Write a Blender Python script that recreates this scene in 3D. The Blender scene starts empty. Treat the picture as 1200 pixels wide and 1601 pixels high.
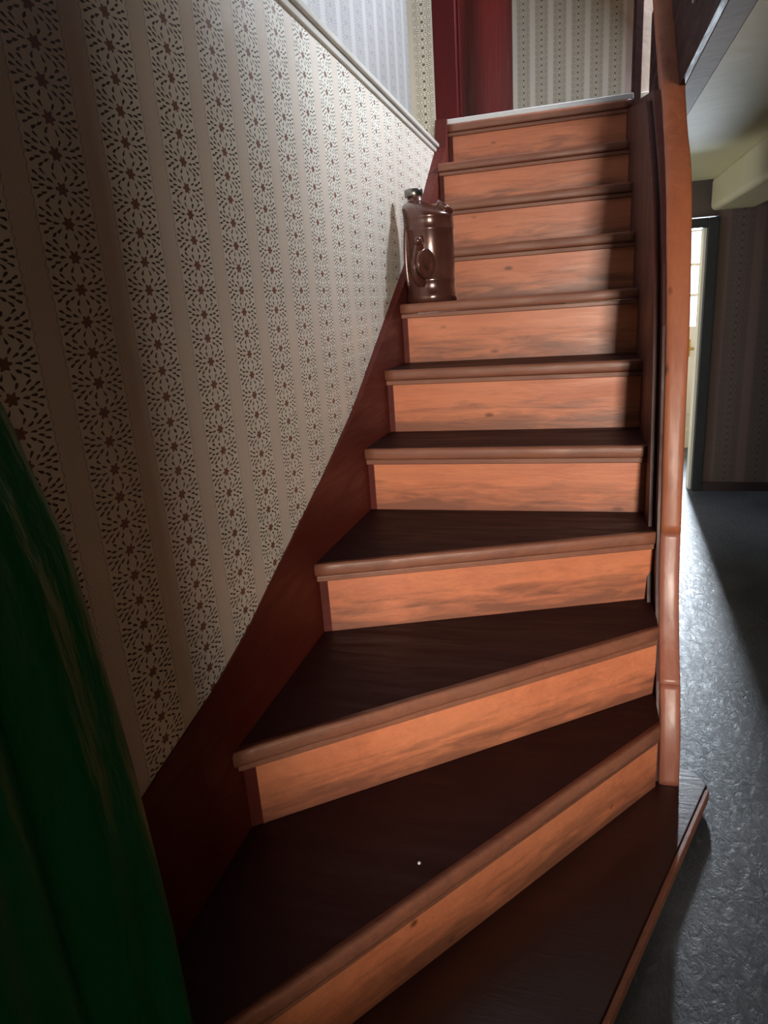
import bpy, bmesh, math, random
from mathutils import Vector, Matrix
random.seed(7)
S = bpy.context.scene
C = S.collection
PI = math.pi
OZ = 1.28                                   # eye height above the ground floor

# ---------------------------------------------------------------- camera
cam_d = bpy.data.cameras.new('camera'); cam = bpy.data.objects.new('camera', cam_d); C.objects.link(cam)
FPX = 1065.0
cam_d.sensor_fit = 'HORIZONTAL'; cam_d.sensor_width = 36.0; cam_d.lens = 36.0 * FPX / 1200.0
cam_d.clip_start = 0.02; cam_d.clip_end = 100
_Z = -Vector((250, 3500, FPX)).normalized()            # world axes seen from the lens (x right, y down, z forward)
_x = 905.0 - 600.0; _y = -(FPX * FPX + 250 * _x) / 3500.0
_Y = Vector((_x, _y, FPX)).normalized(); _X = _Y.cross(_Z)
right = Vector((_X[0], _Y[0], _Z[0])); down = Vector((_X[1], _Y[1], _Z[1])); fwd = Vector((_X[2], _Y[2], _Z[2]))
m = Matrix((right, -down, -fwd)).transposed().to_4x4(); m.translation = Vector((0, 0, OZ))
cam.matrix_world = m
S.camera = cam

# ---------------------------------------------------------------- world, light, exposure
S.view_settings.view_transform = 'Standard'; S.view_settings.look = 'None'
S.view_settings.gamma = 1.0; S.view_settings.use_curve_mapping = False
S.view_settings.exposure = 0.0
w = bpy.data.worlds.new('world'); S.world = w; w.use_nodes = True
bg = w.node_tree.nodes['Background']; bg.inputs[0].default_value = (0.80, 0.90, 1.0, 1); bg.inputs[1].default_value = 3.5

def area(name, loc, target, sx, sy, power, col):
    d = bpy.data.lights.new(name, 'AREA'); d.shape = 'RECTANGLE'; d.size = sx; d.size_y = sy; d.energy = power; d.color = col
    o = bpy.data.objects.new(name, d); C.objects.link(o); o.location = loc
    o.rotation_euler = (Vector(target) - Vector(loc)).to_track_quat('-Z', 'Y').to_euler()
    return o
# daylight through the window behind the photographer, the upstairs window and the glazed front door
area('window_daylight', (1.06, -2.92, OZ + 0.16), (-0.1, 3.0, OZ + 0.16), 0.6, 0.8, 260, (1.0, 0.90, 0.77))
area('upstairs_daylight', (1.12, 3.45, OZ + 2.0), (-0.65, 2.2, OZ + 0.4), 0.42, 0.7, 135, (0.82, 0.90, 1.0))
area('door_daylight', (0.85, 6.03, OZ + 0.10), (0.55, 2.6, OZ - 1.28), 0.2, 0.6, 110, (0.80, 0.90, 1.0)).data.spread = math.radians(100)

# ---------------------------------------------------------------- node helpers
def mat(name):
    mt = bpy.data.materials.new(name); mt.use_nodes = True
    return mt, mt.node_tree, mt.node_tree.nodes['Principled BSDF']
class G:
    def __init__(s, nt): s.nt = nt
    def n(s, t, **kw):
        nd = s.nt.nodes.new(t)
        for k, v in kw.items(): setattr(nd, k, v)
        return nd
    def inp(s, sock, v):
        if isinstance(v, bpy.types.NodeSocket): s.nt.links.new(v, sock)
        else: sock.default_value = v
    def m(s, op, a, b=None, c=None):
        nd = s.n('ShaderNodeMath', operation=op)
        s.inp(nd.inputs[0], a)
        if b is not None: s.inp(nd.inputs[1], b)
        if c is not None: s.inp(nd.inputs[2], c)
        return nd.outputs[0]
    def mix(s, f, a, b, blend='MIX'):
        nd = s.n('ShaderNodeMix', data_type='RGBA', blend_type=blend)
        s.inp(nd.inputs[0], f); s.inp(nd.inputs[6], a); s.inp(nd.inputs[7], b)
        return nd.outputs[2]
    def ramp(s, f, lo, hi, a=0.0, b=1.0):
        nd = s.n('ShaderNodeMapRange', clamp=True); s.inp(nd.inputs[0], f)
        for i, v in enumerate((lo, hi, a, b)): nd.inputs[i + 1].default_value = v
        return nd.outputs[0]
    def coord(s, which='Object'):
        return s.n('ShaderNodeTexCoord').outputs[which]
    def scaled(s, vec, sc, loc=(0, 0, 0)):
        nd = s.n('ShaderNodeMapping'); s.inp(nd.inputs[0], vec); nd.inputs[3].default_value = sc; s.inp(nd.inputs[1], loc); return nd.outputs[0]
    def noise(s, vec, scale, detail=4.0, rough=0.5, dist=0.0):
        nd = s.n('ShaderNodeTexNoise'); s.inp(nd.inputs['Vector'], vec); nd.inputs['Scale'].default_value = scale
        nd.inputs['Detail'].default_value = detail; nd.inputs['Roughness'].default_value = rough; nd.inputs['Distortion'].default_value = dist
        return nd.outputs[0]
    def bump(s, h, strength, dist, bsdf):
        nd = s.n('ShaderNodeBump'); s.inp(nd.inputs['Height'], h); nd.inputs['Strength'].default_value = strength
        nd.inputs['Distance'].default_value = dist; s.nt.links.new(nd.outputs[0], bsdf.inputs['Normal'])
def rgb(r, g, b):                                       # sRGB 0-255 to linear
    f = lambda c: (c / 255 / 12.92) if c / 255 <= 0.04045 else ((c / 255 + 0.055) / 1.055) ** 2.4
    return (f(r), f(g), f(b), 1)

SEEDS = [(8, 14, 62), (15, 8.5, 30), (17, -1, -4), (14.5, -10, -36), (7, -15.5, -64),
         (23.5, 17.5, 42), (25.5, 9, 22), (27, 1, 2), (25.5, -7.5, -18), (23, -15.5, -40),
         (33.5, 14, 30), (35.5, 5.5, 10), (35.5, -3.5, -8), (33, -12.5, -28)]
def wallpaper(name, axis, period, vper, u0, v0, ground, band, ink, star_c, rough=0.42, soil=0.1):
    mt, nt, b = mat(name); g = G(nt)
    sep = g.n('ShaderNodeSeparateXYZ'); co = g.coord(); g.inp(sep.inputs[0], co)
    k = 0.120 / period
    u = g.m('MULTIPLY', g.m('SUBTRACT', sep.outputs[axis], u0), k)
    u = g.m('SUBTRACT', g.m('WRAP', g.m('ADD', u, 0.060), 0.120, 0.0), 0.060)
    v = g.m('SUBTRACT', g.m('WRAP', g.m('ADD', g.m('MULTIPLY', g.m('SUBTRACT', sep.outputs[2], v0), 0.0417 / vper), 0.02085), 0.0417, 0.0), 0.02085)
    au = g.m('ABSOLUTE', u)
    comb = g.n('ShaderNodeCombineXYZ'); g.inp(comb.inputs[0], g.m('MULTIPLY', au, 1000)); g.inp(comb.inputs[1], g.m('MULTIPLY', v, 1000))
    # printed hand wobble
    wob = g.n('ShaderNodeTexNoise'); g.inp(wob.inputs['Vector'], co); wob.inputs['Scale'].default_value = 120; wob.inputs['Detail'].default_value = 1
    wv = g.n('ShaderNodeVectorMath', operation='SUBTRACT'); g.inp(wv.inputs[0], wob.outputs[1]); wv.inputs[1].default_value = (.5, .5, .5)
    ws = g.n('ShaderNodeVectorMath', operation='SCALE'); g.inp(ws.inputs[0], wv.outputs[0]); ws.inputs['Scale'].default_value = 3.0
    wa = g.n('ShaderNodeVectorMath', operation='ADD'); g.inp(wa.inputs[0], comb.outputs[0]); g.inp(wa.inputs[1], ws.outputs[0])
    P = wa.outputs[0]
    best = None
    for (sx, sy, an) in SEEDS:
        a = math.radians(an); hl, hw = 4.7, 2.0
        sb = g.n('ShaderNodeVectorMath', operation='SUBTRACT'); g.inp(sb.inputs[0], P); sb.inputs[1].default_value = (sx, sy, 0)
        d1 = g.n('ShaderNodeVectorMath', operation='DOT_PRODUCT'); g.inp(d1.inputs[0], sb.outputs[0]); d1.inputs[1].default_value = (math.cos(a) / hl, math.sin(a) / hl, 0)
        d2 = g.n('ShaderNodeVectorMath', operation='DOT_PRODUCT'); g.inp(d2.inputs[0], sb.outputs[0]); d2.inputs[1].default_value = (-math.sin(a) / hw, math.cos(a) / hw, 0)
        # fatter head at the outer end
        d2s = g.m('DIVIDE', d2.outputs['Value'], g.m('MULTIPLY_ADD', d1.outputs['Value'], 0.45, 0.8))
        q = g.m('ADD', g.m('MULTIPLY', d1.outputs['Value'], d1.outputs['Value']), g.m('MULTIPLY', d2s, d2s))
        best = q if best is None else g.m('MINIMUM', best, q)
    seed = g.m('LESS_THAN', best, 1.0)
    sp = g.n('ShaderNodeSeparateXYZ'); g.inp(sp.inputs[0], P)
    th = g.m('ARCTAN2', sp.outputs[1], sp.outputs[0])
    rr = g.m('SQRT', g.m('ADD', g.m('MULTIPLY', sp.outputs[0], sp.outputs[0]), g.m('MULTIPLY', sp.outputs[1], sp.outputs[1])))
    star = g.m('LESS_THAN', rr, g.m('MULTIPLY_ADD', g.m('COSINE', g.m('MULTIPLY', th, 6)), 1.8, 7.6))
    line = g.m('LESS_THAN', g.m('ABSOLUTE', g.m('SUBTRACT', au, g.m('MULTIPLY_ADD', g.m('SINE', g.m('MULTIPLY', v, 2 * PI / 0.0139)), 0.0011, 0.0425))), 0.00045)
    inband = g.ramp(au, 0.040, 0.044, 1, 0)
    tone = g.ramp(g.noise(co, 2.2, 3), 0.35, 0.7)
    gr = g.mix(g.m('MULTIPLY', tone, soil), ground, (ground[0] * .72, ground[1] * .62, ground[2] * .52, 1))
    col = g.mix(inband, gr, band)
    col = g.mix(g.m('MULTIPLY', line, 0.75), col, ink)
    col = g.mix(star, col, star_c)
    col = g.mix(seed, col, ink)
    g.inp(b.inputs['Base Color'], col)
    g.inp(b.inputs['Roughness'], rough); b.inputs['Specular IOR Level'].default_value = 0.5
    fine = g.noise(co, 260, 3); big = g.noise(co, 9, 3)
    g.bump(g.m('ADD', g.m('MULTIPLY', fine, 0.16), g.m('MULTIPLY', big, 1.0)), 0.35, 0.012, b)
    return mt

def wood(name, base, dark, rough=0.38, scuff=None, knots=True, long_axis=0, spec=0.5, coat=0.0, grain=1.0):
    mt, nt, b = mat(name); g = G(nt)
    co = g.coord(); oi = g.n('ShaderNodeObjectInfo')
    off = g.n('ShaderNodeVectorMath', operation='SCALE'); off.inputs[0].default_value = (17.3, 9.1, 5.7); g.inp(off.inputs['Scale'], oi.outputs['Random'])
    sc = [9, 9, 9]; sc[long_axis] = 1.1
    sh = g.n('ShaderNodeVectorMath', operation='ADD'); g.inp(sh.inputs[0], co); g.inp(sh.inputs[1], off.outputs[0])
    v = g.scaled(sh.outputs[0], sc)
    n1 = g.noise(v, 3.2, 8, 0.62, 0.6); n2 = g.noise(v, 14, 4, 0.6, 0.2); n3 = g.noise(sh.outputs[0], 3.0, 3)
    f = g.ramp(g.m('ADD', g.m('MULTIPLY', n1, 0.7), g.m('MULTIPLY', n2, 0.3)), 0.38, 0.68)
    col = g.mix(g.m('MULTIPLY', f, 0.55 * grain), base, dark)
    col = g.mix(g.m('MULTIPLY', g.ramp(n3, 0.45, 0.75), 0.35 * grain), col, (base[0] * 1.1, base[1] * 1.35, base[2] * 1.4, 1))
    if knots:
        ks = [11, 11, 11]; ks[long_axis] = 5.2
        vo = g.n('ShaderNodeTexVoronoi'); g.inp(vo.inputs['Vector'], g.scaled(sh.outputs[0], ks)); vo.inputs['Scale'].default_value = 1.15
        sel = g.n('ShaderNodeSeparateXYZ'); g.inp(sel.inputs[0], vo.outputs['Color'])
        kn = g.m('MULTIPLY', g.ramp(vo.outputs['Distance'], 0.05, 0.13, 1, 0), g.m('LESS_THAN', sel.outputs[0], 0.6))
        col = g.mix(g.m('MULTIPLY', kn, 0.8), col, (dark[0] * .3, dark[1] * .3, dark[2] * .3, 1))
    if scuff:
        ge = g.n('ShaderNodeSeparateXYZ'); g.inp(ge.inputs[0], g.coord('Generated'))
        nz = g.noise(g.scaled(sh.outputs[0], (2.2, 2.2, 16)), 2.5, 5, 0.6, 0.5)
        h = g.m('ADD', ge.outputs[2], g.m('MULTIPLY', g.m('SUBTRACT', nz, 0.5), 1.5))
        sfac = g.ramp(h, 0.05, 0.55, 1, 0)
        col = g.mix(g.m('MULTIPLY', sfac, 0.75), col, scuff)
    g.inp(b.inputs['Base Color'], col)
    g.inp(b.inputs['Roughness'], g.ramp(n1, 0.3, 0.7, rough * 0.8, rough * 1.3)); b.inputs['Specular IOR Level'].default_value = spec
    b.inputs['Coat Weight'].default_value = coat; b.inputs['Coat Roughness'].default_value = 0.2
    g.bump(g.m('ADD', n1, g.m('MULTIPLY', n2, 0.5)), 0.25, 0.004, b)
    return mt
def plain(name, col, rough=0.6, metal=0.0, spec=0.5, nscale=0, namp=0.2, bscale=0, bd=0.003):
    mt, nt, b = mat(name); g = G(nt); co = g.coord()
    if nscale:
        n = g.ramp(g.noise(co, nscale, 5), 0.3, 0.7)
        g.inp(b.inputs['Base Color'], g.mix(n, (col[0] * (1 - namp), col[1] * (1 - namp), col[2] * (1 - namp), 1), (min(1, col[0] * (1 + namp)), min(1, col[1] * (1 + namp)), min(1, col[2] * (1 + namp)), 1)))
    else: b.inputs['Base Color'].default_value = col
    b.inputs['Roughness'].default_value = rough; b.inputs['Metallic'].default_value = metal; b.inputs['Specular IOR Level'].default_value = spec
    if bscale: g.bump(g.noise(co, bscale, 4), 0.4, bd, b)
    return mt

M = {}
M['paper'] = wallpaper('left_wallpaper', 1, 0.1595, 0.0417, 0.83, OZ + 0.297, rgb(214, 202, 189), rgb(226, 220, 208), rgb(44, 36, 28), rgb(118, 80, 68))
M['paper_back'] = wallpaper('landing_wallpaper', 0, 0.114, 0.036, -0.484, OZ + 0.3, rgb(214, 206, 190), rgb(198, 190, 170), rgb(96, 84, 62), rgb(120, 105, 82), 0.5)
M['paper_pale'] = wallpaper('pale_upper_wallpaper', 1, 0.1595, 0.0417, 0.83, OZ + 0.297, rgb(160, 158, 158), rgb(148, 146, 146), rgb(120, 118, 118), rgb(124, 120, 118), 0.5)
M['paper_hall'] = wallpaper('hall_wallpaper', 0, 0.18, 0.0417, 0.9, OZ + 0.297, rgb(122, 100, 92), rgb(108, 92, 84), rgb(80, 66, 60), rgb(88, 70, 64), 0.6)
M['riser'] = wood('riser_wood', rgb(208, 126, 90), rgb(158, 84, 56), 0.4, scuff=rgb(98, 64, 54), coat=0.15)
M['nosing'] = wood('nosing_wood', rgb(140, 88, 68), rgb(84, 50, 40), 0.45, knots=False, coat=0.04)
M['tread'] = wood('tread_paint', rgb(44, 12, 13), rgb(32, 9, 10), 0.55, knots=False, spec=0.25, grain=0.5)
M['stringer'] = wood('stringer_paint', rgb(84, 22, 12), rgb(62, 16, 9), 0.55, knots=False, long_axis=1, spec=0.35, grain=0.6)
M['panel'] = wood('side_panel_paint', rgb(62, 24, 20), rgb(42, 17, 14), 0.5, knots=False, long_axis=2, spec=0.4, grain=0.6)
M['rail'] = wood('handrail_wood', rgb(160, 90, 58), rgb(120, 60, 40), 0.5, long_axis=2, coat=0.06)
M['post'] = wood('post_wood', rgb(158, 98, 80), rgb(120, 68, 56), 0.42, knots=False, long_axis=2, coat=0.1)
M['red'] = wood('red_door_paint', rgb(84, 14, 14), rgb(66, 10, 11), 0.5, spec=0.2, knots=False, long_axis=2, grain=0.4)
M['white'] = plain('white_paint', rgb(222, 224, 226), 0.4)
M['ledge'] = plain('ledge_paint', rgb(200, 196, 188), 0.28, nscale=6, namp=0.12, bscale=30)
M['plaster'] = plain('pinkish_plaster', rgb(190, 172, 164), 0.7, nscale=4, bscale=40)
M['ceiling'] = plain('ceiling_paint', rgb(196, 184, 138), 0.7, nscale=2.5, namp=0.06, bscale=14, bd=0.004)
M['beam'] = plain('beam_paint', rgb(162, 148, 112), 0.65, nscale=3, namp=0.06, bscale=10, bd=0.006)
M['frame'] = plain('dark_door_frame', rgb(34, 36, 36), 0.6, nscale=8)
M['cream'] = plain('cream_paint', rgb(232, 222, 196), 0.4)
M['brass'] = plain('brass', rgb(150, 120, 60), 0.3, 1.0)
M['dark'] = wood('dark_boarding', rgb(52, 24, 22), rgb(34, 16, 15), 0.6, knots=False, long_axis=1, spec=0.2)
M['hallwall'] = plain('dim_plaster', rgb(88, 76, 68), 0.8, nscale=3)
M['edge'] = plain('ceiling_edge_plaster', rgb(138, 128, 118), 0.75, nscale=5, bscale=30)
M['base'] = plain('baseboard_paint', rgb(60, 44, 42), 0.5)

def canister_mat():
    mt, nt, b = mat('canister_brown'); g = G(nt); co = g.coord()
    n = g.ramp(g.noise(co, 14, 4), 0.35, 0.7)
    g.inp(b.inputs['Base Color'], g.mix(n, rgb(96, 58, 48), rgb(76, 44, 38)))
    b.inputs['Roughness'].default_value = 0.24; b.inputs['Metallic'].default_value = 0.3; b.inputs['Coat Weight'].default_value = 0.6; b.inputs['Coat Roughness'].default_value = 0.18
    g.bump(g.noise(co, 22, 3), 0.25, 0.003, b); return mt
M['can'] = canister_mat()
M['cap'] = plain('dark_steel', rgb(120, 116, 112), 0.28, 0.9, nscale=60, namp=0.5)

def green_mat():
    mt, nt, b = mat('green_plastic'); g = G(nt); co = g.coord()
    n = g.noise(g.scaled(co, (8, 8, 2)), 3, 3)
    g.inp(b.inputs['Base Color'], g.mix(n, rgb(10, 92, 54), rgb(14, 112, 68)))
    b.inputs['Roughness'].default_value = 0.45; b.inputs['Specular IOR Level'].default_value = 0.3
    g.bump(g.noise(g.scaled(co, (30, 30, 7)), 1.2, 3), 0.6, 0.012, b); return mt
M['green'] = green_mat()

def floor_mat():
    mt, nt, b = mat('worn_grey_floor'); g = G(nt); co = g.coord()
    n1 = g.noise(co, 2.2, 6, 0.6, 0.4); n2 = g.noise(g.scaled(co, (34, 17, 10), ), 1.5, 5, 0.65, 1.0); n3 = g.noise(co, 90, 3, 0.7)
    col = g.mix(g.ramp(n1, 0.35, 0.7), rgb(62, 66, 74), rgb(92, 97, 104))
    col = g.mix(g.m('MULTIPLY', g.ramp(n2, 0.55, 0.72), 0.5), col, rgb(124, 128, 134))
    col = g.mix(g.ramp(n3, 0.74, 0.78), col, rgb(200, 200, 195))
    g.inp(b.inputs['Base Color'], col); g.inp(b.inputs['Roughness'], g.ramp(n2, 0.3, 0.7, 0.36, 0.6))
    g.bump(g.m('ADD', n2, g.m('MULTIPLY', n3, 0.3)), 0.4, 0.010, b); return mt
M['floor'] = floor_mat()
def glass_mat():
    mt, nt, b = mat('pane_glass'); 
    tr = nt.nodes.new('ShaderNodeBsdfTransparent'); gl = nt.nodes.new('ShaderNodeBsdfGlossy'); gl.inputs['Roughness'].default_value = 0.02
    mx = nt.nodes.new('ShaderNodeMixShader'); mx.inputs[0].default_value = 0.06
    nt.links.new(tr.outputs[0], mx.inputs[1]); nt.links.new(gl.outputs[0], mx.inputs[2]); nt.nodes.remove(b)
    nt.links.new(mx.outputs[0], nt.nodes['Material Output'].inputs[0]); return mt
M['glass'] = glass_mat()

# ---------------------------------------------------------------- mesh helpers (all z values below are relative to eye height unless built with Z0)
def tag(o, label=None, cat=None, group=None, kind=None):
    if label: o['label'] = label
    if cat: o['category'] = cat
    if group: o['group'] = group
    if kind: o['kind'] = kind
    return o
def link(name, bm, mt, parent=None, bevel=0.0, smooth=False, seg=2):
    bmesh.ops.recalc_face_normals(bm, faces=bm.faces)
    me = bpy.data.meshes.new(name); bm.to_mesh(me); bm.free()
    o = bpy.data.objects.new(name, me); C.objects.link(o)
    if mt: me.materials.append(mt)
    if smooth:
        for p in me.polygons: p.use_smooth = True
    if bevel:
        md = o.modifiers.new('bevel', 'BEVEL'); md.width = bevel; md.segments = seg; md.limit_method = 'ANGLE'; md.angle_limit = math.radians(40)
        for p in me.polygons: p.use_smooth = True
        md.harden_normals = True
    if parent:
        o.parent = parent
        me.transform(Matrix.Translation(-parent_loc(parent)))
    return o
LOCS = {}
def parent_loc(p):
    v = Vector((0, 0, 0))
    while p is not None: v += p.location; p = p.parent
    return v
def empty(name, loc):
    o = bpy.data.objects.new(name, None); C.objects.link(o); o.location = loc; o.empty_display_size = 0.1; return o
def add_box(bm, x0, x1, y0, y1, z0, z1):
    vs = [bm.verts.new((x, y, z)) for x in (x0, x1) for y in (y0, y1) for z in (z0, z1)]
    for f in ((0, 1, 3, 2), (4, 6, 7, 5), (0, 4, 5, 1), (2, 3, 7, 6), (0, 2, 6, 4), (1, 5, 7, 3)): bm.faces.new([vs[i] for i in f])
def box(name, x0, x1, y0, y1, z0, z1, mt, parent=None, bevel=0.0):
    bm = bmesh.new(); add_box(bm, x0, x1, y0, y1, z0 + OZ, z1 + OZ); return link(name, bm, mt, parent, bevel)
def add_prism_xy(bm, pts, z0, z1):
    lo = [bm.verts.new((x, y, z0)) for x, y in pts]; hi = [bm.verts.new((x, y, z1)) for x, y in pts]
    n = len(pts); bm.faces.new(hi); bm.faces.new(lo[::-1])
    for i in range(n): bm.faces.new((lo[i], lo[(i + 1) % n], hi[(i + 1) % n], hi[i]))
def prism(name, pts, z0, z1, mt, parent=None, bevel=0.0):
    bm = bmesh.new(); add_prism_xy(bm, pts, z0 + OZ, z1 + OZ); return link(name, bm, mt, parent, bevel)
def prism_yz(name, pts, x0, x1, mt, parent=None, bevel=0.0):
    bm = bmesh.new()
    a = [bm.verts.new((x0, y, z + OZ)) for y, z in pts]; b = [bm.verts.new((x1, y, z + OZ)) for y, z in pts]
    n = len(pts); bm.faces.new(a); bm.faces.new(b[::-1])
    for i in range(n): bm.faces.new((a[i], b[i], b[(i + 1) % n], a[(i + 1) % n]))
    return link(name, bm, mt, parent, bevel)
def lathe(name, prof, centre, axis, mt, parent=None, n=48):
    """profile of (radius, height) about an axis through centre"""
    bm = bmesh.new(); az = Vector(axis).normalized(); rot = az.to_track_quat('Z', 'Y').to_matrix(); c = Vector(centre)
    rings = []
    for r, h in prof:
        if r < 1e-5: rings.append([bm.verts.new(c + rot @ Vector((0, 0, h)))])
        else: rings.append([bm.verts.new(c + rot @ Vector((r * math.cos(2 * PI * i / n), r * math.sin(2 * PI * i / n), h))) for i in range(n)])
    for a, b in zip(rings, rings[1:]):
        for i in range(n):
            j = (i + 1) % n
            if len(a) == 1 and len(b) == 1: continue
            if len(a) == 1: bm.faces.new((a[0], b[i], b[j]))
            elif len(b) == 1: bm.faces.new((a[i], b[0], a[j]))
            else: bm.faces.new((a[i], b[i], b[j], a[j]))
    return link(name, bm, mt, parent, smooth=True)
def struct(o): o['kind'] = 'structure'; return o

# ---------------------------------------------------------------- the shell
FZ = -1.28
WX = -0.65
CEIL = 0.555
fl = struct(box('floor', -0.9, 2.6, -3.2, 6.6, FZ - 0.1, FZ, M['floor']))
# left wall: thick lower part up to the ledge, thinner wall above
struct(box('wall_left', -0.95, WX, -3.2, 3.56, FZ, 0.675, M['paper']))
struct(box('wall_left_upper', -0.95, -0.775, -3.2, 3.56, 0.675, 2.9, M['paper_pale']))
led = struct(prism_yz('trim_1', [(-3.2, 0.675), (3.50, 0.675), (3.50, 0.695), (-3.2, 0.695)], -0.79, -0.632, M['ledge'], None, 0.006)); led['label'] = 'painted ledge where the thick lower wall steps back'
struct(box('trim_2', WX - 0.01, WX + 0.008, -3.2, 3.47, 0.655, 0.675, M['ledge'], None, 0.004))
# narrow return of the wall beside the red door
struct(box('wall_return', -0.80, -0.660, 3.56, 3.72, 0.60, 2.9, wallpaper('return_wallpaper', 0, 0.12, 0.034, -0.708, OZ + 0.3, rgb(206, 200, 184), rgb(214, 208, 190), rgb(84, 76, 58), rgb(110, 98, 78), 0.5)))
# landing
struct(box('floor_landing', -0.85, 1.6, 3.575, 5.5, CEIL + 0.05, 0.776 - 0.03, M['dark']))
struct(box('wall_back_upper', -0.85, 0.262, 5.20, 5.30, 0.60, 2.9, M['paper_back']))
struct(box('ceiling_upper', -0.95, 2.6, -3.2, 5.5, 2.9, 3.0, M['plaster']))
struct(box('wall_right_landing', 0.247, 0.52, 3.62, 3.72, 0.776, 2.9, M['plaster']))
t3 = struct(box('trim_3', 0.247, 0.40, 3.595, 3.62, 0.776, 0.815, M['ledge'], None, 0.003))
struct(box('trim_4', 0.215, 0.247, 3.56, 3.72, 0.60, 2.9, M['dark'], None, 0.003))        # dark corner post of the landing
struct(box('wall_right_upper', 2.5, 2.6, -3.2, 5.5, 0.6, 2.9, M['plaster']))
struct(box('wall_far_upper', 0.262, 2.6, 5.20, 5.30, 0.6, 2.9, M['plaster']))
# ground floor ceiling right of the stair opening, the plaster edge of the opening and the dark boarding above it
struct(box('ceiling', 0.352, 2.6, -3.2, 4.7, CEIL, CEIL + 0.06, M['ceiling']))
cb = struct(prism_yz('ceiling_edge', [(-0.35, CEIL), (3.52, CEIL), (3.52, 0.74), (-0.35, 0.74)], 0.290, 0.353, M['edge'], None, 0.004))
struct(prism_yz('trim_5', [(-0.35, CEIL + 0.001), (3.52, CEIL + 0.001), (3.52, 1.08), (-0.35, 1.08)], 0.276, 0.290, M['dark']))
struct(box('upper_light_blocker', 0.29, 0.35, -0.5, 2.58, 1.06, 2.9, M['hallwall']))  # added out of view to keep upstairs light off the near left wall
# beam on the hall ceiling, running towards the far wall, slightly rounded
bm = bmesh.new(); add_box(bm, 0.72, 0.97, -3.2, 4.62, 0.385 + OZ, CEIL + OZ + 0.01)
struct(link('ceiling_beam', bm, M['beam'], None, 0.03, seg=4))
# far wall with the lit doorway (x 0.62..0.715 seen), frame, and the room beyond
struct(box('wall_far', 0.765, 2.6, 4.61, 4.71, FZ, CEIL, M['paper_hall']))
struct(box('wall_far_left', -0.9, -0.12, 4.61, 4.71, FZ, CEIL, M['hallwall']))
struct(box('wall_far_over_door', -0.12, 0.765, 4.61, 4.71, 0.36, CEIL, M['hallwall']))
dr = struct(empty('door_2', (0.3, 4.61, 0)))
box('door_frame', 0.712, 0.772, 4.585, 4.73, FZ, 0.352, M['frame'], dr, 0.004)
box('door_frame', -0.14, -0.08, 4.585, 4.73, FZ, 0.352, M['frame'], dr, 0.004)
box('door_head', -0.08, 0.712, 4.587, 4.73, 0.30, 0.352, M['frame'], dr, 0.004)
box('door_stop', 0.696, 0.714, 4.63, 4.72, FZ, 0.30, M['cream'], dr, 0.002)
struct(box('baseboard_far', 0.772, 2.6, 4.59, 4.61, FZ, FZ + 0.055, M['base']))
# porch beyond
struct(box('wall_porch_left', -0.25, -0.15, 4.71, 5.9, FZ, CEIL, M['cream']))
struct(box('wall_porch_right', 1.25, 1.35, 4.71, 5.9, FZ, -0.7, M['cream']))
struct(box('wall_porch_right.001', 1.25, 1.35, 4.71, 5.9, 0.45, CEIL, M['cream']))  # unseen gap between the two parts, left open to brighten the porch
struct(box('ceiling_porch', -0.25, 1.35, 4.71, 6.0, CEIL, CEIL + 0.05, M['cream']))
struct(box('wall_porch_far', 1.14, 1.35, 5.9, 6.0, FZ, CEIL, M['cream']))
struct(box('wall_porch_far.001', -0.25, 0.30, 5.9, 6.0, FZ, CEIL, M['cream']))
struct(box('wall_porch_far.002', 0.30, 1.14, 5.9, 6.0, 0.50, CEIL, M['cream']))
# glazed outer door: cream leaf, three panes over a solid bottom panel, handle
d3 = struct(empty('door_1', (0.72, 5.92, 0)))
bm = bmesh.new()
for a in ((0.30, 0.70, FZ, 0.50), (0.96, 1.14, FZ, 0.50), (0.44, 1.0, FZ + 0.28, -0.32), (0.44, 1.0, 0.36, 0.50), (0.44, 1.0, FZ, FZ + 0.14)):
    add_box(bm, a[0], a[1], 5.90, 5.95, a[2] + OZ, a[3] + OZ)
link('door_leaf', bm, M['cream'], d3, 0.003)
box('door_panel', 0.44, 1.0, 5.915, 5.935, FZ + 0.14, FZ + 0.28, M['cream'], d3, 0.004)
for zc in (-0.09, 0.13): box('glazing_bar', 0.44, 1.0, 5.905, 5.945, zc - 0.012, zc + 0.012, M['cream'], d3, 0.002)
for z0, z1 in ((-0.32, -0.102), (-0.078, 0.118), (0.142, 0.36)): box('pane', 0.44, 1.0, 5.922, 5.928, z0, z1, M['glass'], d3)
bm = bmesh.new(); add_box(bm, 0.80, 0.84, 5.89, 5.90, -0.55 + OZ, -0.42 + OZ); add_box(bm, 0.79, 0.90, 5.855, 5.87, -0.50 + OZ, -0.48 + OZ); add_box(bm, 0.81, 0.825, 5.86, 5.895, -0.50 + OZ, -0.48 + OZ)
h = link('door_handle', bm, M['brass'], d3, 0.003); h['label'] = 'brass door handle'
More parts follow.
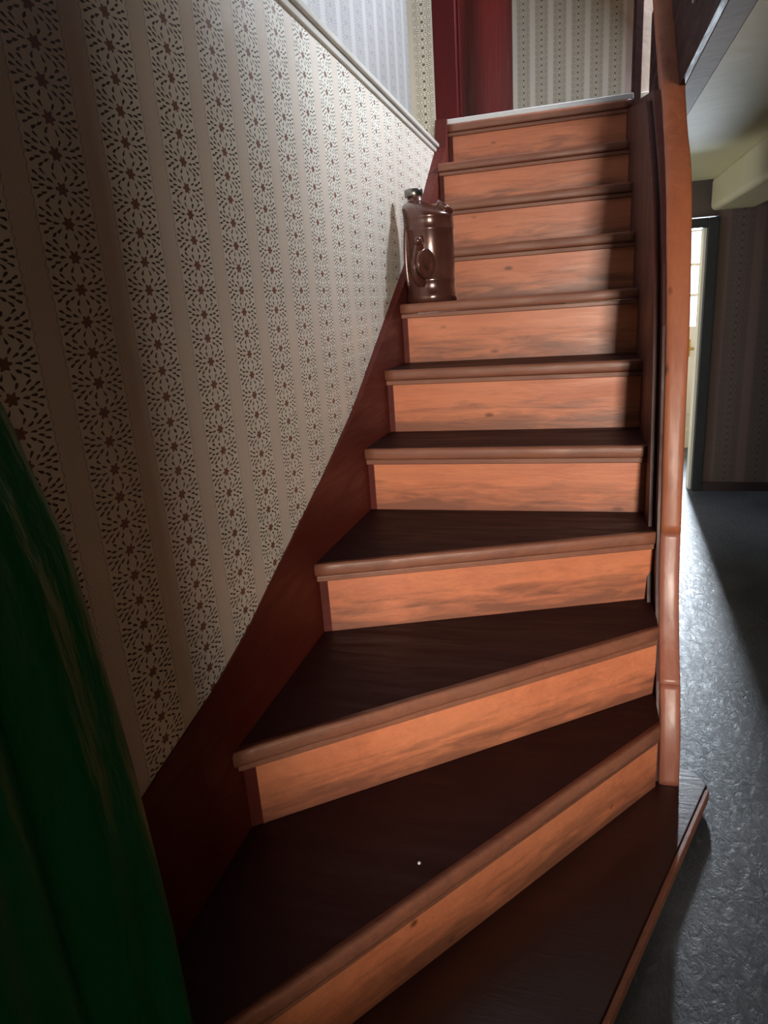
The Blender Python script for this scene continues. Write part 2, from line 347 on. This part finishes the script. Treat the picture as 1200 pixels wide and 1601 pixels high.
# walls behind the photographer: a passage opening, then a room with the window that lights the stairs
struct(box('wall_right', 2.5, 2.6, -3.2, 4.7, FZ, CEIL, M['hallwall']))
struct(box('wall_rear_left', -0.65, 0.10, -0.62, -0.50, FZ, 2.9, M['hallwall']))  # unseen jamb, its edge placed to shade the near left wall
struct(box('wall_rear_right', 0.86, 2.5, -0.62, -0.50, FZ, 2.9, M['hallwall']))
struct(box('rear_light_blocker', 0.10, 0.86, -0.62, -0.50, FZ, -0.62, M['hallwall']))  # added behind the camera to dim the lowest riser and the floor
struct(box('wall_rear_over', 0.10, 0.86, -0.62, -0.50, 0.95, 2.9, M['hallwall']))
wb = struct(empty('window_1', (1.06, -3.0, 0)))
struct(box('wall_back', -0.9, 0.64, -3.2, -3.0, FZ, 2.9, M['hallwall']))
struct(box('wall_back.001', 1.48, 2.6, -3.2, -3.0, FZ, 2.9, M['hallwall']))
struct(box('wall_back.002', 0.64, 1.48, -3.2, -3.0, FZ, -0.32, M['hallwall']))
struct(box('wall_back.003', 0.64, 1.48, -3.2, -3.0, 0.64, 2.9, M['hallwall']))
bm = bmesh.new()
for a in ((0.64, 0.69, -0.32, 0.64), (1.43, 1.48, -0.32, 0.64), (0.69, 1.43, -0.32, -0.27), (0.69, 1.43, 0.59, 0.64)): add_box(bm, a[0], a[1], -3.1, -3.04, a[2] + OZ, a[3] + OZ)
link('window_frame', bm, M['white'], wb, 0.003)
box('pane', 0.69, 1.43, -3.075, -3.07, -0.27, 0.59, M['glass'], wb)

# ---------------------------------------------------------------- staircase
st = empty('staircase', (-0.2, 1.6, 0))
tag(st, 'steep closed staircase of dark red treads and orange wooden risers turning at the bottom', 'staircase')
XL, XR = -0.62, 0.205
R = 0.2003
zt = {k: -0.025 + R * (4 - i) for i, k in enumerate('ABCDEFGHIJK')}
for k, d in (('A', 0.002), ('C', 0.009), ('D', 0.015), ('E', 0.022), ('F', 0.012)): zt[k] += d     # old hand-built steps, not quite even
# nosing lines: (left point, right point)
NL = {'A': ((XL, 3.51), (XR, 3.51)), 'B': ((XL, 3.265), (XR, 3.265)), 'C': ((XL, 3.01), (XR, 3.01)), 'D': ((XL, 2.755), (XR, 2.755)),
      'E': ((XL, 2.50), (XR, 2.50)), 'F': ((XL, 2.255), (XR, 2.255)), 'G': ((XL, 1.985), (XR, 1.99)), 'H': ((XL, 1.515), (XR, 1.832)),
      'I': ((XL, 1.012), (XR, 1.667)), 'J': ((XL, 0.445), (XR, 1.537))}
def string_x(y):                                     # inner face of the wall stringer, which leans slightly off the wall
    return -0.598 - 0.047 * min(1.0, (3.56 - y) / 1.96)
NL = {k: ((string_x(l[1]), l[1]), r) for k, (l, r) in NL.items()}
TH, NS = 0.034, 0.024
def inward(l, r, d):
    """move the line away from the camera by d"""
    dx, dy = r[0] - l[0], r[1] - l[1]; L = math.hypot(dx, dy); nx, ny = -dy / L, dx / L
    f = lambda p: (p[0] + nx * d, p[1] + ny * d)
    a, b = f(l), f(r)
    k = lambda x: a[1] + (b[1] - a[1]) * (x - a[0]) / (b[0] - a[0])
    return (l[0], k(l[0])), (r[0], k(r[0]))
def nosing_strip(l, r, z, th, d, mt, parent):
    """front edge with a rounded face"""
    bm = bmesh.new(); prof = []
    for i in range(7):
        a = -PI / 2 + PI * i / 6
        q = abs(math.sin(a)); prof.append((0.006 * q ** 5, z - th / 2 + (th / 2) * (math.sin(a) if q > 0.95 else math.sin(a) * 1.12)))
    rows = []
    l2, r2 = inward(l, r, d)
    N = 24
    for t in range(N + 1):
        f = t / N; wob = 0.0012 * math.sin(f * 23 + z * 40) + 0.0008 * math.sin(f * 61 + z * 17)
        row = []
        for dd, zz in prof:
            a, b = inward(l, r, dd + wob)
            row.append(bm.verts.new((a[0] + (b[0] - a[0]) * f, a[1] + (b[1] - a[1]) * f, zz + OZ)))
        p = (l2[0] + (r2[0] - l2[0]) * f, l2[1] + (r2[1] - l2[1]) * f)
        row.append(bm.verts.new((p[0], p[1], z + OZ))); row.append(bm.verts.new((p[0], p[1], z - th + OZ)))
        rows.append(row)
    m_ = len(rows[0])
    for a, b in zip(rows, rows[1:]):
        for i in range(m_): bm.faces.new((a[i], a[(i + 1) % m_], b[(i + 1) % m_], b[i]))
    bm.faces.new(rows[0]); bm.faces.new(rows[-1][::-1])
    o = link('nosing', bm, mt, parent, smooth=False)
    for p in o.data.polygons: p.use_smooth = len(p.vertices) == 4 and True
    return o
keys = 'ABCDEFGHIJ'
for i, k in enumerate(keys):
    l, r = NL[k]; z = zt[k]
    l2, r2 = inward(l, r, 0.018)
    rl, rr_ = inward(l, r, NS)                       # riser face line
    if k == 'A': back = [(XR, 3.75), (XL, 3.75)]
    else:
        nl, nr = NL[keys[i - 1]]; bl, br = inward(nl, nr, NS - 0.004); back = [br, bl]
    t = prism('tread', [l2, r2] + back, z - TH, z, M['tread'], st)
    nosing_strip(l, r, z, TH, 0.0185, M['nosing'], t)
    # small cove moulding under the nosing
    m1, m2 = inward(l, r, 0.008), inward(l, r, NS + 0.002)
    bm = bmesh.new(); add_prism_xy(bm, [m1[0], m1[1], m2[1], m2[0]], z - TH - 0.017 + OZ, z - TH - 0.001 + OZ)
    link('moulding', bm, M['nosing'], t, 0.003)
    # riser below this tread
    b1, b2 = inward(l, r, NS + 0.018)
    ins = lambda p, q, d: (p[0] + d, p[1] + (q[1] - p[1]) * d / (q[0] - p[0]))
    zb = zt['ABCDEFGHIJK'[i + 1]] - 0.004
    rl2, b12 = ins(rl, rr_, 0.02), ins(b1, b2, 0.02)
    prism('string_block', [ins(rl, rr_, -0.004), rl2, b12, ins(b1, b2, -0.004)], zb, z - TH - 0.001, M['stringer'], st)
    rl, b1 = rl2, b12
    prism('riser', [rl, rr_, b2, b1], zt['ABCDEFGHIJK'[i + 1]] + (0.0 if k == 'J' else -0.004), z - TH - 0.001, M['riser'], st)
# bottom platform board
kz = zt['K']
kp = [(XL, 0.05), (-0.302, 0.05), (0.325, 1.590), (0.331, 1.603), (0.328, 1.622), (0.312, 1.648), (0.292, 1.660), (0.262, 1.668), (XR, 1.67), (XL, 1.20)]
kt = prism('bottom_board', kp, kz - 0.035, kz, wood('bottom_board_paint', rgb(44, 16, 17), rgb(34, 13, 14), 0.36, knots=False, spec=0.6, grain=0.5, coat=0.3), st, 0.004)
kt['label'] = 'broad dark bottom board with a projecting corner'
nb = [(-0.302 , 0.05), (-0.29, 0.05), (0.335, 1.588), (0.323, 1.592)]
prism('riser', [(-0.33, 0.06), (-0.318, 0.06), (0.300, 1.58), (0.288, 1.585)], FZ, kz - 0.034, M['riser'], st)
prism('nosing', nb, kz - 0.033, kz - 0.003, M['nosing'], kt, 0.003)
# white edge strip of the landing
es = box('edge_strip', XL - 0.01, XR + 0.01, 3.515, 3.55, zt['A'], zt['A'] + 0.022, M['white'], st, 0.003); es['label'] = 'white edge strip of the top landing'
# wall stringer: tall board along the wallpaper
sp = [(0.0, -0.735), (0.72, -0.719), (0.804, -0.70), (0.983, -0.667), (1.15, -0.618), (1.307, -0.554), (1.63, -0.43), (1.94, -0.294), (2.15, -0.175), (2.37, -0.05), (2.70, 0.138), (3.10, 0.42), (3.455, 0.672), (3.50, 0.80), (3.56, 0.80)]
bm = bmesh.new()
def string_piece(poly):
    a = [bm.verts.new((WX - 0.003, y, z + OZ)) for y, z in poly]; b = [bm.verts.new((string_x(max(y, 1.6)), y, z + OZ)) for y, z in poly]
    n = len(poly); bm.faces.new(a); bm.faces.new(b[::-1])
    for q in range(n): bm.faces.new((a[q], b[q], b[(q + 1) % n], a[(q + 1) % n]))
mid = (1.6, -0.44)
string_piece([p for p in sp if p[0] < 1.6] + [mid, (1.6, FZ), (0.0, FZ)])
string_piece([mid] + [p for p in sp if p[0] > 1.6] + [(3.56, -0.3), (2.2, FZ), (1.6, FZ)])
ws = link('wall_stringer', bm, M['stringer'], st)
# side panel (outer string, boarded) and the swept rail that caps it
PATH = [(1.585, -1.226, .264), (1.61, -1.10, .264), (1.665, -0.98, .264), (1.735, -0.88, .265), (1.785, -0.75, .264), (1.812, -0.62, .264), (1.845, -0.43, .265), (1.88, -0.24, .267),
        (1.915, -0.10, .27), (1.975, 0.05, .273), (2.075, 0.21, .28), (2.18, 0.32, .285), (2.32, 0.44, .288), (2.55, 0.665, .296), (2.79, 0.90, .302), (3.15, 1.25, .305), (3.56, 1.64, .305)]
pp = [(y + 0.012, z) for y, z, _ in PATH]
pan = prism_yz('side_panel', [q for q in pp if q[0] < 2.5] + [(2.47, 0.56), (3.56, 0.765), (3.56, FZ), (1.62, FZ), (1.60, -1.226)], 0.2065, 0.245, M['panel'], st)
inner = [(y + 0.07, z) for y, z, _ in PATH if 1.66 < y < 2.4]
prism_yz('inner_string', inner + [(2.52, 0.545), (3.56, 0.752), (3.56, -0.4), (2.4, FZ + 0.06), (inner[0][0], FZ + 0.06)], 0.189, 0.2066, M['panel'], st, 0.002)
def sweep(name, path, xl, depth, mt, parent, lat=None):
    """capping with a rounded face following the path in the yz plane"""
    bm = bmesh.new(); rows = []
    n = len(path)
    # resample with Catmull-Rom
    pts = []
    for i in range(n - 1):
        p0, p1, p2, p3 = [Vector(path[max(0, min(n - 1, j))]) for j in (i - 1, i, i + 1, i + 2)]
        for s in range(6):
            t = s / 6; pts.append(0.5 * ((2 * p1) + (-p0 + p2) * t + (2 * p0 - 5 * p1 + 4 * p2 - p3) * t * t + (-p0 + 3 * p1 - 3 * p2 + p3) * t ** 3))
    pts.append(Vector(path[-1]))
    for i, p in enumerate(pts):
        a = pts[max(0, i - 1)]; b = pts[min(len(pts) - 1, i + 1)]; d = Vector((b[0] - a[0], b[1] - a[1])); d.normalize()
        nrm = Vector((d[1], -d[0]))                        # towards the back of the panel
        xr = p[2]; xa = xl + 0.012 * max(0.0, min(1.0, (p[0] - 2.0) / 0.4)); w_ = xr - xa; c = (xa + xr) / 2; row = []
        for (fx, fd) in ((-0.5, 1.0), (-0.5, 0.2), (-0.47, 0.08), (-0.4, 0.02), (-0.2, 0.0), (0.2, 0.0), (0.4, 0.02), (0.47, 0.08), (0.5, 0.2), (0.5, 1.0)):
            q = Vector((p[0], p[1])) + nrm * fd * depth
            row.append(bm.verts.new((c + fx * w_, q[0], q[1] + OZ)))
        rows.append(row)
    m_ = len(rows[0])
    for a, b in zip(rows, rows[1:]):
        for i in range(m_): bm.faces.new((a[i], a[(i + 1) % m_], b[(i + 1) % m_], b[i]))
    bm.faces.new(rows[0]); bm.faces.new(rows[-1][::-1])
    return link(name, bm, mt, parent, smooth=True)
rl_ = sweep('handrail', PATH[5:], 0.214, 0.045, M['rail'], st); rl_['label'] = 'smooth orange swept handrail'
ps = sweep('newel_post', PATH[2:6], 0.213, 0.06, M['post'], st)
ps2 = sweep('newel_base', PATH[:3], 0.213, 0.06, M['post'], st)

# ---------------------------------------------------------------- red door on the landing (frame board and leaf)
rd = struct(empty('door_3', (-0.55, 3.6, 0)))
a = box('door_frame', -0.66, -0.555, 3.56, 3.62, 0.776 , 2.6, M['red'], rd, 0.004)
b = prism('door_leaf', [(-0.585, 3.62), (-0.555, 3.62), (-0.42, 4.9), (-0.45, 4.9)], 0.78, 2.5, M['red'], rd, 0.003)
bm = bmesh.new(); add_box(bm, -0.556, -0.547, 3.60, 3.625, 0.80 + OZ, 2.4 + OZ); link('door_edge', bm, M['red'], rd)
struct(prism('wall_landing_left', [(-0.62, 3.62), (-0.59, 3.62), (-0.455, 4.9), (-0.44, 5.2), (-0.62, 5.2)], 0.70, 2.9, M['red']))

# ---------------------------------------------------------------- brown canister on the fifth tread from the top
cx, cy, cz = -0.527, 2.612, OZ + zt['E']
cn = empty('canister', (cx, cy, cz))
tag(cn, 'brown glazed canister with dark screw cap at the left end of a stair tread', 'canister')
pr = [(0, 0), (0.088, 0), (0.092, 0.004), (0.092, 0.030), (0.089, 0.034), (0.0895, 0.070), (0.091, 0.074), (0.0912, 0.080), (0.0900, 0.083), (0.0905, 0.16), (0.0905, 0.244), (0.0918, 0.247), (0.0918, 0.251), (0.0905, 0.254),
      (0.0905, 0.286), (0.092, 0.289), (0.0905, 0.296), (0.084, 0.308), (0.070, 0.322), (0.050, 0.338), (0.034, 0.347), (0.028, 0.352), (0.026, 0.372), (0, 0.373)]
body = lathe('body', pr, (cx, cy, cz), (0, 0, 1), M['can'], cn, 64)
for v in body.data.vertices:                     # the neck sits off centre, towards the wall
    f = max(0.0, min(1.0, (v.co.z - 0.292) / 0.056)); v.co.x -= 0.046 * f * f * (3 - 2 * f)
cp = (cx - 0.018, cy - 0.0, cz)
lathe('screw_cap', [(0, 0.364), (0.031, 0.364), (0.033, 0.367), (0.033, 0.387), (0.031, 0.390), (0, 0.391)], (cx - 0.049, cy, cz), (-0.004, 0.01, 1), M['cap'], cn, 40)['label'] = 'dark metal screw cap'
# round boss on the right shoulder
ax = Vector((0.60, 0.05, 0.80)).normalized()
lathe('shoulder_boss', [(0, -0.02), (0.030, -0.02), (0.032, 0.008), (0.034, 0.011), (0.034, 0.018), (0.030, 0.021), (0, 0.023)], Vector((cx + 0.058, cy - 0.014, cz + 0.309)), ax, M['can'], cn, 36)
# seam rib on the left
bm = bmesh.new()
rows = []
for i in range(15):
    z = 0.05 + 0.22 * i / 14; rad = 0.0905 + 0.011 * math.sin(PI * i / 14) ** 0.5
    row = []
    for da, dr_ in ((-0.09, -0.012), (-0.06, 0.0), (0, 0.002), (0.06, 0.0), (0.09, -0.012)):
        an = math.radians(216) + da; row.append(bm.verts.new((cx + (rad + dr_) * math.cos(an), cy + (rad + dr_) * math.sin(an), cz + z)))
    rows.append(row)
for a, b in zip(rows, rows[1:]):
    for i in range(4): bm.faces.new((a[i], a[i + 1], b[i + 1], b[i]))
    bm.faces.new((a[4], a[0], b[0], b[4]))
bm.faces.new(rows[0]); bm.faces.new(rows[-1][::-1])
link('side_rib', bm, M['can'], cn, smooth=True)
# teardrop bracket and the big round knob on the front
fp = Vector((cx + 0.004, 2.492, cz + 0.130))
kx = Vector((0.90, -0.44, 0.03)).normalized()
def teardrop(name, c, ax, mt, parent):
    bm = bmesh.new(); rot = ax.to_track_quat('Z', 'Y').to_matrix(); up = Vector((0, 0, 1)); side = ax.cross(up).normalized(); up2 = side.cross(ax).normalized()
    rings = []
    for (s, h) in ((0.90, -0.012), (1.0, -0.007), (1.0, 0.004), (0.9, 0.008)):
        row = []
        for i in range(32):
            a = 2 * PI * i / 32; y = math.sin(a); wdt = 0.044 * (1.0 - 0.55 * max(0, y)) * math.cos(a); hh = 0.080 * y
            row.append(bm.verts.new(c + side * wdt * s + up2 * hh * s + ax * h))
        rings.append(row)
    for a, b in zip(rings, rings[1:]):
        for i in range(32): bm.faces.new((a[i], a[(i + 1) % 32], b[(i + 1) % 32], b[i]))
    bm.faces.new(rings[0]); bm.faces.new(rings[-1][::-1])
    return link(name, bm, mt, parent, 0.002)
br = teardrop('bracket', fp + kx * -0.022 + Vector((0, 0.01, 0.004)), kx, M['can'], cn)
kb = lathe('knob', [(0, -0.022), (0.022, -0.022), (0.022, -0.004), (0.046, -0.003), (0.0505, 0.001), (0.0505, 0.010), (0.047, 0.014), (0.042, 0.0115), (0.020, 0.016), (0, 0.018)], fp, kx, M['can'], cn, 48)
lathe('bead', [(0, -0.016), (0.009, -0.013), (0.015, -0.003), (0.015, 0.003), (0.010, 0.012), (0, 0.016)], fp + Vector((-0.022, 0.004, 0.078)), (0.5, -0.8, 0.2), M['can'], cn, 24)

# ---------------------------------------------------------------- green glossy sheet hanging at the left
bm = bmesh.new(); NZ, NY = 44, 60; rows = []
def edge_x(z):       # how far the lower end stands off the wall
    pts = [(-1.27, -0.50), (-1.0, -0.522), (-0.8, -0.53), (-0.53, -0.55), (-0.25, -0.575), (-0.12, -0.612), (0.05, -0.635), (0.2, -0.64)]
    for (a, xa), (b_, xb) in zip(pts, pts[1:]):
        if z <= b_: return xa + (xb - xa) * (z - a) / (b_ - a)
    return -0.64
for i in range(NZ + 1):
    z = -1.018 + (0.16 + 1.018) * i / NZ; row = []
    bx = edge_x(z)
    for j in range(NY + 1):
        t = j / NY
        k = max(0.0, (z + 0.10) / 0.26) ** 1.5; y = 0.645 - 0.60 * t; y = y * (1 - k) + (0.36 - 0.10 * t) * k
        y += -0.02 * math.sin(z * 3) * (1 - t)
        fold = 0.014 * math.sin(t * 21 + 1.6 * math.sin(z * 2.6)) + 0.008 * math.sin(t * 47 + z * 4)
        amp = min(1, (bx + 0.642) / 0.05)
        x = bx + fold * amp * min(1, t * 8)
        rnd = max(0, 1 - t / 0.075)
        x = x + (WX + 0.006 - x) * rnd ** 2.2
        row.append(bm.verts.new((max(x, WX + 0.004), y, z + OZ)))
    rows.append(row)
for a, b in zip(rows, rows[1:]):
    for i in range(NY): bm.faces.new((a[i], a[i + 1], b[i + 1], b[i]))
gs = link('green_sheet', bm, M['green'], smooth=True)
tag(gs, 'dark green glossy plastic sheet hanging in soft folds at the left, nearest the camera', 'sheet')
md = gs.modifiers.new('thickness', 'SOLIDIFY'); md.thickness = 0.002; md.offset = 1

# ---------------------------------------------------------------- small things
def find_crumb():
    d = (m.to_3x3() @ Vector(((655 - 600) / FPX, -(1351 - 800.5) / FPX, -1)));  t = (zt['J']) / d[2]
    return d * t
c = find_crumb()
bm = bmesh.new(); bmesh.ops.create_icosphere(bm, subdivisions=2, radius=0.0034)
for v in bm.verts: v.co *= random.uniform(0.85, 1.1)
cr = link('crumb', bm, M['white'], smooth=True); cr.location = (c[0], c[1], OZ + zt['J'] + 0.0028)
tag(cr, 'tiny white crumb lying on a dark tread near the bottom', 'crumb')

hk = box('hook', 0.268, 0.276, 2.185, 2.20, 0.683, 0.73, M['white'], None, 0.002)
tag(hk, 'small white hook on the dark boarding above the handrail', 'hook')
